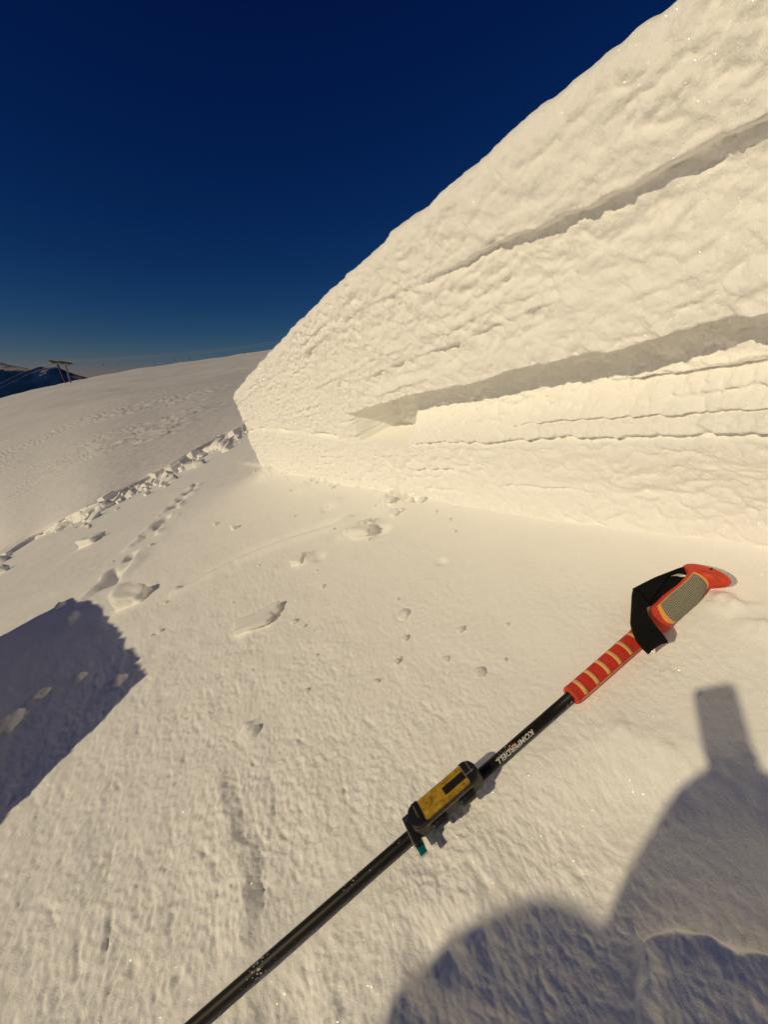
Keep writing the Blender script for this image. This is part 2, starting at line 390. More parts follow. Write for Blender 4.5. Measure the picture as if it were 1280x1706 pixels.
# ------------------------------------------------------------------ far hillside, snow bank, mountains
FL = [(-140, 975), (-60, 950), (0, 932), (60, 898), (100, 880), (150, 860), (200, 832), (240, 810), (300, 780), (360, 745), (420, 714), (480, 684), (560, 645), (660, 595)]
RG = [(-260, 740), (-100, 690), (0, 665), (60, 648), (115, 638), (150, 630), (240, 613), (300, 606), (360, 598), (400, 591), (450, 585), (520, 572), (640, 552), (860, 520)]
def curve(pts, xs): return np.interp(xs, [p[0] for p in pts], [p[1] for p in pts])
NB = 420
fx = np.linspace(-140, 660, NB)
fy = curve(FL, fx)
flank = np.array([ab(x, y) for x, y in zip(fx, fy)])
for _ in range(40): flank[1:-1] = .25 * flank[:-2] + .5 * flank[1:-1] + .25 * flank[2:]
flank_h = (.22 + .08 * fbm(fx * .02, 0 * fx, 3, 81)) * (.35 + .65 * ss(60, 130, fx))
def build_hill():
    NV = 460
    t = np.linspace(0, 1, NV) ** 2.6
    rx = np.interp(fx, [-140, 660], [-260, 860]); ry = curve(RG, rx)
    for _ in range(400): ry[1:-1] = .25 * ry[:-2] + .5 * ry[1:-1] + .25 * ry[2:]
    V = np.zeros((NB, NV, 3))
    bot = P(flank[:, 0], flank[:, 1], bed_height(flank[:, 0], flank[:, 1], False) + flank_h)
    rid = np.array([far(x, y, 150) for x, y in zip(rx, ry)])
    sm = bot.copy()
    for _ in range(900): sm[1:-1] = .25 * sm[:-2] + .5 * sm[1:-1] + .25 * sm[2:]
    V = sm[:, None] * (1 - t)[None, :, None] + rid[:, None] * t[None, :, None] + (bot - sm)[:, None] * np.exp(-t / .0015)[None, :, None]
    uu = V[..., 0].copy(); vv = V[..., 1].copy()
    d = .9 * fbm(uu * .03, vv * .035, 4, 83) * ss(.02, .35, t)[None, :] * ss(1.0, .7, t)[None, :]
    al = (uu * .80 + vv * .60); ac = (-uu * .60 + vv * .80)
    rid_n = 1 - np.abs(perlin(al * .20 + .8 * perlin(al * .5, ac * .5, 84), ac * 1.5 + .6 * perlin(al * .5, ac * .5, 83), 85)) * 2.2
    sas = np.clip(rid_n, 0, 1) ** 2 + .6 * np.clip(1 - np.abs(perlin(al * .45, ac * 2.6 + .4 * perlin(al * 1.2, ac * 1.2, 82), 86)) * 2.2, 0, 1) ** 2
    sas = sas * ss(.05, .4, fbm(uu * .08, vv * .08, 3, 87) + .19)
    g = ss(.015, .05, t) * ss(.30, .16, t)
    d = d + .11 * sas * g[None, :] + .03 * fbm(uu * .8, vv * .5, 3, 88)
    d = d - .8 * np.sin(np.clip(t, 0, 1) * math.pi)[None, :]
    lip = ss(.96, 1.0, t)[None, :] * (.25 + .35 * fbm(uu * .12, 0 * uu, 3, 89))
    V[..., 2] += d + lip
    # back side of the ridge drops away
    bk = V[:, -1:] + np.array([[[0, 3, -.6]]]); bk2 = V[:, -1:] + np.array([[[0, 40, -25]]]); bk3 = V[:, -1:] + np.array([[[0, 300, -260]]])
    V = np.concatenate([V, bk, bk2, bk3], 1)
    ext = [V[:1] + np.array([[[dx, dy, dz]]]) for dx, dy, dz in ((-420, -60, -210), (-160, -25, -76), (-60, -10, -27), (-20, -3, -8.5), (-5, 0, -1.6))]
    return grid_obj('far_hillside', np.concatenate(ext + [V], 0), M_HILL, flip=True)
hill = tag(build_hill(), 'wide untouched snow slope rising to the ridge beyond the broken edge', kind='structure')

def build_bank():
    rows = np.linspace(0, 1, 14)
    base = bed_height(flank[:, 0], flank[:, 1], False)
    dirn = np.gradient(flank, axis=0); dirn /= np.linalg.norm(dirn, axis=1)[:, None]
    nrm = np.stack([-dirn[:, 1], dirn[:, 0]], 1); nrm *= np.sign((nrm[:, 0]))[:, None]
    U = np.arange(NB)[:, None] * .05; R = rows[None, :]
    off = -.42 * (1 - R) ** 1.3 + .06 + .10 * fbm(U * 1.3, R * 1.5, 3, 91) + .05 * np.sign(perlin(U * 2.3, R * .7, 92))
    off[:, -1] += .25
    a = flank[:, :1] + nrm[:, :1] * off; b = flank[:, 1:] + nrm[:, 1:] * off
    c = base[:, None] - .25 + (flank_h[:, None] + .25 + .03) * np.minimum(R * 1.08, 1)
    return grid_obj('snow_bank', P(a, b, c), M_BLOCK, flip=True)
bank = tag(build_bank(), 'low sunlit broken snow edge running below the far hillside', 'snow bank')

def mountain_mat():
    m, nt, b, nd, ln = newmat('far_mountain_haze_blue')
    tc = nd.new('ShaderNodeTexCoord'); n1 = nd.new('ShaderNodeTexNoise')
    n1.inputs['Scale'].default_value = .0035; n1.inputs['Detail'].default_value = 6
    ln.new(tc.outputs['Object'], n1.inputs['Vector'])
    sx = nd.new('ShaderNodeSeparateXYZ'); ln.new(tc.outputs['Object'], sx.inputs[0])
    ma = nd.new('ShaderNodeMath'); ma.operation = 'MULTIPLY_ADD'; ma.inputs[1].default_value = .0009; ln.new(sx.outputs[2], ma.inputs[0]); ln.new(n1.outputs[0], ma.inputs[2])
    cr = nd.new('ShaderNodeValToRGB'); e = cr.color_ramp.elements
    e[0].position = .42; e[0].color = (.008, .028, .10, 1); e[1].position = .65; e[1].color = (.42, .38, .33, 1)  # haze and shade painted as blue into the dark stops; pale stop is snow
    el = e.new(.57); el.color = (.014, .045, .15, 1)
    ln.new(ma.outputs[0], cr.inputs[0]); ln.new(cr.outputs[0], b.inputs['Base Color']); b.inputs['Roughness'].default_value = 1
    b.inputs['Specular IOR Level'].default_value = 0
    return m
def build_mountains():
    px = np.linspace(-1500, 1500, 500); dz = np.linspace(4200, 8200, 70)
    PX, D = np.meshgrid(px, dz, indexing='ij')
    cy = np.interp(px, [-1500, -700, -300, -60, 0, 14, 30, 52, 66, 95, 120, 150, 200, 400, 1500], [640, 560, 600, 600, 604, 608, 611, 615, 611, 612, 622, 631, 650, 690, 690])
    top = np.array([far(x, y, 6000) for x, y in zip(px, cy)])
    d = top / 6000.0
    X = d[:, :1] * D; Y = d[:, 1:2] * D
    crest = top[:, 2:3]
    prof = np.exp(-np.abs((D - 6000) / 1000) ** 1.5)
    Z = -1100 + (crest + 1100) * prof + 110 * fbm(X * .0018, Y * .0018, 5, 95) * (1 - np.exp(-((D - 6000) / 500) ** 2))
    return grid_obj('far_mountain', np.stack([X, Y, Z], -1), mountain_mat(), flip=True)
tag(build_mountains(), 'far mountain coloured dark haze blue, with pale snow patches behind the ridge', kind='structure')

# ------------------------------------------------------------------ loose snow blocks
rng = random.Random(7)
def block_mesh(seed, flat=.6, n=14, sub=False):
    r = random.Random(seed); bm = bmesh.new()
    for sx in (-1, 1):
        for sy in (-1, 1):
            for sz in (-1, 1):
                bm.verts.new((sx * r.uniform(.62, 1), sy * r.uniform(.55, 1) * .8, sz * r.uniform(.6, 1) * flat))
    for _ in range(n - 8):
        v = Vector((r.gauss(0, 1), r.gauss(0, 1), r.gauss(0, 1))).normalized(); bm.verts.new((v.x * 1.02, v.y * .85, v.z * flat * 1.05))
    res = bmesh.ops.convex_hull(bm, input=bm.verts)
    bmesh.ops.delete(bm, geom=[g for g in res['geom_interior'] if isinstance(g, bmesh.types.BMVert)], context='VERTS')
    bmesh.ops.dissolve_limit(bm, angle_limit=.2, verts=bm.verts, edges=bm.edges)
    bmesh.ops.bevel(bm, geom=list(bm.edges), offset=.07, segments=1, affect='EDGES')
    me = bpy.data.meshes.new('snow_block'); bm.to_mesh(me); bm.free(); me.materials.append(M_BLOCK); return me
def clod_mesh(seed, flat=.5, rough=.5):
    r = random.Random(seed); bm = bmesh.new(); bmesh.ops.create_icosphere(bm, subdivisions=3, radius=1)
    co = np.array([v.co[:] for v in bm.verts])
    d = 1 + rough * fbm(co[:, 0] * 1.3 + seed, co[:, 1] * 1.3 + co[:, 2], 3, seed) + rough * .6 * fbm(co[:, 1] * 2.3 + seed, co[:, 2] * 2.3, 3, seed + 9)
    ex = [r.uniform(.8, 1.2), r.uniform(.7, 1.0), flat * r.uniform(.8, 1.2)]
    for v, k in zip(bm.verts, d): v.co = Vector((v.co.x * k * ex[0], v.co.y * k * ex[1], v.co.z * k * ex[2]))
    me = bpy.data.meshes.new('snow_clod'); bm.to_mesh(me); bm.free(); me.materials.append(M_SNOW)
    me.polygons.foreach_set('use_smooth', [True] * len(me.polygons)); return me
def slab_mesh(seed):
    r_ = random.Random(seed); bm = bmesh.new(); bmesh.ops.create_cube(bm, size=2); bmesh.ops.subdivide_edges(bm, edges=list(bm.edges), cuts=9, use_grid_fill=True)
    co = np.array([v.co[:] for v in bm.verts]); q = np.sign(co) * np.abs(co) ** 1.0
    rad_ = (np.abs(co) ** 7).sum(1) ** (1 / 7.); q = co / rad_[:, None]
    k = 1 + .30 * fbm(q[:, 0] * .9 + seed, q[:, 1] * .9 + q[:, 2] * .5, 2, seed) + .16 * fbm(q[:, 0] * 2.6 + seed, q[:, 1] * 2.6 - q[:, 2] * 2, 3, seed + 3)
    wedge = 1 + .35 * q[:, 0]
    for v, p, kk, wg in zip(bm.verts, q, k, wedge): v.co = Vector((p[0] * kk, p[1] * kk * (1 - .2 * p[0]), p[2] * kk * wg))
    me = bpy.data.meshes.new('snow_slab'); bm.to_mesh(me); bm.free(); me.materials.append(M_SNOW)
    me.polygons.foreach_set('use_smooth', [True] * len(me.polygons)); return me
SB = [slab_mesh(300 + i) for i in range(8)]
BL = [block_mesh(100 + i, rng.uniform(.45, .8), rng.choice((9, 11, 14))) for i in range(12)]
CL = [clod_mesh(200 + i) for i in range(8)]
SLOPE = Matrix((Vector(W), Vector(-Eo), Vector(N))).transposed()      # slope axes as a rotation
def put(name, me, a, b, c, size, rot, label, cat, group=None, tilt=.25, sc=(1, 1, 1)):
    o = bpy.data.objects.new(name, me); COL.objects.link(o)
    R = SLOPE @ Matrix.Rotation(rot, 3, 'Z') @ Matrix.Rotation(rng.uniform(-tilt, tilt), 3, 'X') @ Matrix.Rotation(rng.uniform(-tilt, tilt), 3, 'Y')
    o.matrix_world = Matrix.Translation(Vector(P(a, b, c))) @ R.to_4x4() @ Matrix.Diagonal((size * sc[0], size * sc[1], size * sc[2], 1))
    return tag(o, label, cat, group)
def ground_c(a, b): return float(bed_height(np.array([a]), np.array([b]))[0])
# big named blocks of the broken edge
big = [(415, 716, .42), (395, 728, .50), (368, 744, .46), (350, 752, .34), (326, 765, .48), (309, 776, .42), (295, 786, .38), (268, 796, .40), (244, 806, .42), (236, 813, .24),
       (217, 822, .22), (190, 838, .50), (172, 848, .44), (152, 857, .40), (128, 868, .24), (112, 876, .28)]
for (x, y, sz) in big:
    a, b = ab(x, y); a -= rng.uniform(.1, .4)
    put('snow_block', rng.choice(BL), a, b, .30 * sz, sz * .52, math.radians(45 + rng.uniform(-25, 25)) + rng.choice((0, 1.57, 3.14)), 'large angular sunlit snow block heaped along the far broken edge', 'snow block', 'large blocks along the far broken edge', .25)
for i in range(230):
    x = rng.uniform(95, 425); y = float(curve(FL, x)) + rng.uniform(-2, 7)
    if rng.random() < .15: y += rng.uniform(3, 14)
    a, b = ab(x, y); sz = rng.choice((.03, .04, .05, .06, .08, .1, .14, .18)) * rng.uniform(.8, 1.2)
    put('snow_chunk', rng.choice(BL + BL + CL), a, b, .3 * sz, sz, math.radians(45 + rng.uniform(-30, 30)) + rng.choice((0, 1.57, 3.14)), 'small broken snow chunk scattered below the far broken edge', 'snow chunk', 'small chunks below the far broken edge', .6)
for (x, y, sz) in [(4, 938, .42), (14, 926, .30), (-6, 930, .4), (8, 952, .22)]:
    a, b = ab(x, y); put('snow_block', rng.choice(BL), a, b, .04, sz * .45, math.radians(45 + rng.uniform(-20, 20)), 'snow block lying at the low end of the smooth bright bank', 'snow block', 'blocks at the low end of the bank', .6)
# individually recognisable slabs on the bed
def slab(x, y, L, wd, hh, rotdeg, label, lift=.4, seed=None, tilt=.1):
    a, b = ab(x, y); me = SB[(seed or 0) % len(SB)]
    return put('snow_slab', me, a, b, ground_c(a, b) + hh * lift, 1, math.radians(rotdeg), label, 'snow slab', None, tilt, (L, wd, hh))
slab(428, 1037, .066, .036, .012, 62, 'flat snow slab piece with a bright front edge on open snow', .25, 1)
slab(225, 1000, .075, .05, .040, 55, 'pointed snow chunk standing beside the broken step track', .35, 4)
slab(155, 903, .16, .09, .055, 50, 'low snow block lying alone between step track and bank', .3, 7)
slab(232, 808, .2, .13, .09, 30, 'dark sided snow block at the foot of the broken edge', .4, 2)
slab(606, 892, .035, .022, .014, 40, 'upturned snow crust beside the deep footprint', .2, 3)
slab(497, 938, .024, .015, .010, 40, 'small snow crust beside the shallow footprint', .2, 5)
slab(391, 881, .018, .012, .015, 20, 'small bright snow chip on smooth snow near the groove', .5, 6)
# clods
for i in range(46):
    x, y = rng.uniform(170, 900), rng.uniform(790, 1160)
    if y < 800 + max(0, (440 - x)) * .45: continue
    a, b = ab(x, y)
    if b > .54: continue
    sz = rng.uniform(.0035, .010) * max(.8, math.hypot(a, b)) ** .8
    put('snow_clod', rng.choice(CL), a, b, ground_c(a, b) + .25 * sz, sz, rng.uniform(0, 6.28), 'small snow clod scattered on the smooth slope', 'snow clod', 'clods scattered on the slope')
for (x, y, sz, lb) in [(800, 1122, .010, 'rounded snow clod lying alone in front of the striped grip'), 
                   (195, 1138, .035, 'pale snow clod poking out of the large blue shadow'), (133, 1132, .026, 'narrow pale snow clod inside the large blue shadow'), (18, 1210, .05, 'long pale snow lump at the edge of the blue shadow'), (66, 1160, .035, 'flat snow lump inside the large blue shadow'),
                   (100, 1010, .04, 'snow lump on the upper edge of the blue shadow'),
                   (424, 1222, .015, 'tiny snow clod with a sharp small shadow on open snow'), (673, 1024, .016, 'broken snow clod between groove and pole')]:
    a, b = ab(x, y); put('snow_clod', rng.choice(CL), a, b, ground_c(a, b) + .05 * sz, sz, rng.uniform(0, 6.28), lb, 'snow clod')
for i in range(40):
    a = rng.uniform(.9, 3.9); b = .56 - abs(rng.gauss(0, .05)); sz = rng.uniform(.006, .022)
    put('snow_crumb', rng.choice(CL), a, b, ground_c(a, b) + .2 * sz, sz, rng.uniform(0, 6.28), 'snow crumb fallen at the foot of the snow wall', 'snow crumb', 'crumbs at the wall foot')

# unseen slab added down-slope of the camera; outline traced back from the large shadow
def shadow_block():
    sw, se, sn = SUN @ W, SUN @ Eo, SUN @ N
    def back(x, y, b0, k):                 # from a shadow point up the sun ray to the plane b = b0 - k (a - .98)
        A, B = ab(x, y); L = (b0 - k * (A - .98) - B) / (se + k * sw); return A + L * sw, L * sn
    prof = [back(x, y, -1.2, .35) for x, y in [(0, 1370), (60, 1312), (150, 1222), (247, 1121), (228, 1105), (236, 1095), (206, 1069), (200, 1050), (176, 1031), (168, 1012), (150, 999), (135, 1004), (120, 994), (60, 1028), (0, 1062)]]
    prof = [(.25, -.1)] + prof + [(2.95, -.1)]
    pts = []
    for i, (p, q) in enumerate(zip(prof[:-1], prof[1:])):
        for k in range(6):
            t = k / 6; pts.append((p[0] + (q[0] - p[0]) * t, p[1] + (q[1] - p[1]) * t))
    pts.append(prof[-1]); pts = np.array(pts)
    pts[2:-2] += np.stack([.018 * perlin(np.arange(len(pts) - 4) * .37, 0 * pts[2:-2, 0], 5), .020 * perlin(np.arange(len(pts) - 4) * .43, 0 * pts[2:-2, 0], 6)], 1)
    bm = bmesh.new(); n = len(pts)
    fr = [bm.verts.new(P(a, -1.2 - .35 * (a - .98), h)) for a, h in pts]
    bk = [bm.verts.new(P(a - .09, -1.2 - .35 * (a - .98) - .34, h - .02 - .22 * max(h, 0))) for a, h in pts]
    bm.faces.new(fr); bm.faces.new(bk[::-1])
    for i in range(n): j = (i + 1) % n; bm.faces.new((fr[j], fr[i], bk[i], bk[j]))
    bmesh.ops.recalc_face_normals(bm, faces=bm.faces); bmesh.ops.triangulate(bm, faces=bm.faces)
    return bm_obj('shadow_caster_slab', bm, M_BLOCK)
tag(shadow_block(), 'large unseen slab block of snow added to cast the broad blue shadow', 'snow slab')

# ------------------------------------------------------------------ ski lift on the ridge
def tube(name, pts, r, mat, parent=None, seg=8):
    pts = [Vector(p) for p in pts]; V = []; Fc = []
    rads = r if isinstance(r, (list, tuple)) else [r] * len(pts)
    for i, p in enumerate(pts):
        t = (pts[min(i + 1, len(pts) - 1)] - pts[max(i - 1, 0)]).normalized()
        u = t.orthogonal().normalized() if i == 0 else (u - t * u.dot(t)).normalized()
        v = t.cross(u)
        for k in range(seg): an = 2 * math.pi * k / seg; V.append(p + rads[i] * (u * math.cos(an) + v * math.sin(an)))
    for i in range(len(pts) - 1):
        for k in range(seg): Fc.append((i * seg + k, i * seg + (k + 1) % seg, (i + 1) * seg + (k + 1) % seg, (i + 1) * seg + k))
    Fc.append(tuple(range(seg))[::-1]); Fc.append(tuple((len(pts) - 1) * seg + k for k in range(seg)))
    return mesh_obj(name, V, Fc, mat, parent)
def box_between(bm, p, q, w, h, up=Vector((0, 0, 1))):
    p, q = Vector(p), Vector(q); t = (q - p).normalized(); s = t.cross(up).normalized(); u = s.cross(t)
    vs = [bm.verts.new(e + s * sx * w + u * sz * h) for e in (p, q) for sx, sz in ((-1, -1), (1, -1), (1, 1), (-1, 1))]
    for f in ((3, 2, 1, 0), (4, 5, 6, 7), (0, 1, 5, 4), (1, 2, 6, 5), (2, 3, 7, 6), (3, 0, 4, 7)): bm.faces.new([vs[i] for i in f])
def tower():
    Z = 148
    l1, t1 = Vector(far(112, 643, Z)), Vector(far(95, 606, Z)); l2, t2 = Vector(far(119, 641, Z - 3)), Vector(far(108.5, 607, Z - 3))
    root = empty('ski_lift_tower', (l1 + l2) / 2)
    def part(name, bm, mat): o = bm_obj(name, bm, mat); o.parent = root; o.matrix_parent_inverse = Matrix.Translation(-root.location); return o
    for l, t, m in ((l1, t1, M_DARKSTEEL), (l2, t2, M_PALESTEEL)):
        bm = bmesh.new(); box_between(bm, l - (t - l) * .1, t, .26, .26); part('leg', bm, m)
    bm = bmesh.new(); d = (t2 - t1); box_between(bm, t1 - d * .55 + Vector((0, 0, .1)), t2 + d * .45 + Vector((0, 0, .1)), .22, .25); part('crossarm', bm, M_DARKSTEEL)
    ax = (Vector(far(470, 555, 170)) - t1).normalized()
    for t in (t1 - d * .1, t2 + d * .05):
        bm = bmesh.new(); box_between(bm, t - ax * 2.0 + Vector((0, 0, 1.3)), t + ax * 2.2 + Vector((0, 0, -.1)), .25, .30); sh = part('sheave_beam', bm, M_DARKSTEEL)
        bm = bmesh.new()
        for k in (-1.1, -.4, .4, 1.1):
            mt = Matrix.Translation(t + ax * k + Vector((0, 0, .45 - k * .22))) @ Vector((ax.y, -ax.x, 0)).to_track_quat('Z', 'Y').to_matrix().to_4x4()
            bmesh.ops.create_cone(bm, cap_ends=True, segments=12, radius1=.42, radius2=.42, depth=.2, matrix=mt)
        part('sheave_train', bm, M_DARKSTEEL)
    bm = bmesh.new(); box_between(bm, l1 - Vector((1.2, 0, .3)), l2 + Vector((1.5, 0, -.3)), .8, .3); part('footing', bm, M_DARKSTEEL)
    tag(root, 'two legged ski lift tower with cross beam on the ridge', 'lift tower')
    return t1, t2
T1, T2 = tower()
ends = [(Vector(far(470, 555, 158)), T1 + Vector((0, 0, 1.1))), (Vector(far(480, 556.5, 156)), T2 + Vector((0, 0, .9)))]
cables = []
for i, (e, s) in enumerate(ends):
    pts = [s.lerp(e + (e - s) * .5, k / 24) - Vector((0, 0, 3.2 * math.sin(math.pi * k / 24))) for k in range(25)]
    pts = [s + Vector((-60, 30, -12)), s + Vector((-25, 12, -4.2))] + pts
    tag(tube('lift_cable', pts, [.012, .018] + [.05] * 25, M_PALESTEEL, None, 6), ['thin steel lift cable leaving the dark tower leg', 'thin steel lift cable leaving the pale tower leg'][i], 'cable'); cables.append(pts[2:])
for (ci, x) in [(0, 168), (0, 186), (1, 252), (0, 283), (1, 299), (0, 303), (1, 410), (0, 413)]:
    pl = cables[ci]; best = min(range(len(pl) - 1), key=lambda k: abs(640 + F * pl[k].x / (pl[k].y * cp - pl[k].z * sp) - x)); p = pl[best]
    root = empty('tow_hanger', p)
    tube('hanger_rod', [Vector((0, 0, .05)), Vector((0, 0, -2.2))], .018, M_DARKSTEEL, root, 6)
    bm = bmesh.new(); box_between(bm, (-.02, 0, -2.2), (.2, .1, -2.7), .07, .10); bm_obj('spring_box', bm, M_DARKSTEEL, root)
    tag(root, 'small tow bar hanger dangling from the lift cable', 'lift hanger', 'tow hangers on the cable')
for (x, y, lb) in [(407.5, 593, 'short dark marker post on the ridge near the wall'), (223, 618, 'tiny dark marker stub on the ridge crest')]:
    p = Vector(far(x, y, 149)); r = empty('marker_post', p - Vector((0, 0, .6)))
    tube('post', [Vector((0, 0, -.6)), Vector((0, 0, 1.5 if x > 300 else .9))], [.16, .13], M_DARKSTEEL, r, 8)
    bm = bmesh.new(); bmesh.ops.create_uvsphere(bm, u_segments=10, v_segments=6, radius=.2, matrix=Matrix.Translation((0, 0, 1.5 if x > 300 else .9))); bm_obj('post_cap', bm, M_DARKSTEEL, r, True)
    tag(r, lb, 'marker post')

# ------------------------------------------------------------------ trekking pole
R_SH = .0062
CZ = .011
p0 = at(953, 1158, CZ); p1 = at(325, 1706, CZ)
TX = Vector(p0 - p1).normalized(); NZ = Vector(N); NZ = (NZ - TX * NZ.dot(TX)).normalized(); SY = NZ.cross(TX)
PM = Matrix((TX, SY, NZ)).transposed().to_4x4(); PM.translation = Vector(p0)
pole = empty('trekking_pole'); pole.matrix_world = PM
PMi = PM.inverted()
def loc(x, y, c): return PMi @ Vector(at(x, y, c))      # photograph point at height c, in the pole's own axes
def lathe(name, prof, mat, parent, seg=32, cy=0, cz=0, sy=1, sz=1):
    V, Fc = [], []
    for (x, r) in prof:
        for k in range(seg): an = 2 * math.pi * k / seg; V.append((x, cy + sy * r * math.sin(an), cz + sz * r * math.cos(an)))
    for i in range(len(prof) - 1):
        for k in range(seg): Fc.append((i * seg + k, i * seg + (k + 1) % seg, (i + 1) * seg + (k + 1) % seg, (i + 1) * seg + k))
    Fc.append(tuple(range(seg))); Fc.append(tuple((len(prof) - 1) * seg + k for k in reversed(range(seg))))
    return mesh_obj(name, V, [f[::-1] for f in Fc], mat, parent)
lathe('shaft', [(-.86, .0052), (-.52, .0055), (-.519, R_SH), (-.05, R_SH), (.004, R_SH)], M_SHAFT, pole)
lathe('lower_shaft', [(-1.12, .0054), (-.858, .0054)], M_SHAFT, pole)
bk = lathe('basket', [(-1.062, .007), (-1.060, .045), (-1.056, .048), (-1.052, .045), (-1.045, .011)], M_BLACK, pole)
lathe('tip', [(-1.185, .0015), (-1.17, .0035), (-1.12, .0058), (-1.118, .0058)], M_STEEL, pole, 16)
# foam extension grip
GR = .0112
foam = lathe('foam_grip', [(-.001, .0070), (-.0015, .0098), (.0005, .0110), (.004, .0113), (.008, GR), (.06, GR), (.135, .0116), (.150, .0120)], M_FOAM, pole, 40)
lathe('end_collar', [(-.0025, .0066), (-.0028, .0104), (-.001, .0114), (.0022, .0117), (.0024, .008)], M_RED, foam, 40)
def arc_band(name, x0, x1, f0, f1, r, mat, parent, thick=.0006, n=18, skew=0.0):
    V, Fc = [], []
    for k in range(n + 1):
        f = f0 + (f1 - f0) * k / n
        for (x, rr) in ((x0, r - .001), (x0 + .0004, r + thick), (x1 - .0004, r + thick), (x1, r - .001)):
            V.append((x + skew * (f - f0), rr * math.sin(f), rr * math.cos(f)))
    for k in range(n):
        for j in range(3): Fc.append((k * 4 + j, (k + 1) * 4 + j, (k + 1) * 4 + j + 1, k * 4 + j + 1))
    Fc.append((0, 1, 2, 3)); Fc.append((n * 4 + 3, n * 4 + 2, n * 4 + 1, n * 4))
    return mesh_obj(name, V, Fc, mat, parent)
for i in range(6):
    x = .0105 + i * .0205
    arc_band('stripe', x, x + .0058, math.radians(-82), math.radians(34), GR + .0002, M_CREAM, foam, skew=0)
arc_band('seam', .002, .150, math.radians(-103), math.radians(-99), GR + .0002, M_CREAM, foam, .0004, 3)
# ergonomic handle, lofted
KT, KS = .000868, .00079
ST = [(146, 15, -15.5), (165, 16, -17), (189, 20, -22), (201, 22.5, -20), (213, 20.5, -19), (230, 21.5, -19.5), (252, 18.5, -20), (270, 16.5, -19), (284, 16.5, -17),
      (289, 18, -19), (293, 22, -27), (297, 28, -36), (301, 33, -41), (305, 34.5, -42), (309, 33, -39), (312, 28, -32), (314.5, 16, -22), (315.5, 6, -12)]
ST = np.array(ST, float)
def grip_pt(T, phi, o=0.0):
    hi = np.interp(T, ST[:, 0], ST[:, 1]) * KS; lo = np.interp(T, ST[:, 0], ST[:, 2]) * KS
    yc, ry = (hi + lo) / 2 + .0005, (hi - lo) / 2
    rz = np.interp(T, [146, 189, 215, 250, 284, 294, 301, 306, 310, 313, 315.5], [.0118, .0132, .0148, .0155, .0145, .0150, .0150, .0140, .0118, .0080, .0035])
    zc = np.interp(T, [146, 200, 260, 296, 331], [0, .0008, .003, .009, .0105])
    return (T * KT, yc + (ry + o) * np.sin(phi), zc + (rz + o) * np.cos(phi))
def grip_patch(name, T0, T1, f0, f1, o, mat, parent, nT=40, nf=40, full=False, edge=False):
    V, Fc, UV = [], [], []
    for i in range(nT + 1):
        for k in range(nf + 1):
            f = f0 + (f1 - f0) * k / nf
            a0 = T0(f) if callable(T0) else T0; a1 = T1(f) if callable(T1) else T1
            T = a0 + (a1 - a0) * i / nT
            oo = o - (.0016 if edge and (i in (0, nT) or k in (0, nf)) else 0)
            V.append(grip_pt(T, f, oo)); UV.append((T * KT, f * .017))
    w = nf + 1
    for i in range(nT):
        for k in range(nf): Fc.append((i * w + k, i * w + k + 1, (i + 1) * w + k + 1, (i + 1) * w + k)[::-1])
    if full:
        Fc.append(tuple(range(nf))[::1]); Fc.append(tuple(nT * w + k for k in range(nf))[::-1])
    ob = mesh_obj(name, V, Fc, mat, parent)
    uv = ob.data.uv_layers.new(name='UVMap')
    for l in ob.data.loops: uv.data[l.index].uv = UV[l.vertex_index]
    return ob
grip = grip_patch('handle', 146, 315.5, -math.pi, math.pi, 0, M_RED, pole, 90, 48, True)
rad = math.radians
lowT = lambda f: 196 + 16 * (1 - math.cos((f - rad(-60)) * .9)) + 4 * math.sin(f * 2)
grip_patch('trim_band', lambda f: lowT(f) - 5.5 - 3 * math.cos(f + .4), 289.5, rad(-135), rad(16), .0005, M_YTRIM, grip, edge=True)
grip_patch('grey_panel', lambda f: lowT(f), 286, rad(-133), rad(10), .0010, M_PANEL, grip, edge=True)
grip_patch('head_line', 294.5, 295.5, rad(-60), rad(-5), .0003, simple('dark_red_line', (.25, .02, .008), .6), grip, 2, 20)
x, y, z = grip_pt(304.5, rad(-16), -.0008)
bm = bmesh.new(); bmesh.ops.create_cone(bm, cap_ends=True, segments=20, radius1=.0023, radius2=.0020, depth=.003, matrix=Matrix.Translation((x, y, z)))
bm_obj('rivet', bm, M_BLACK, grip)
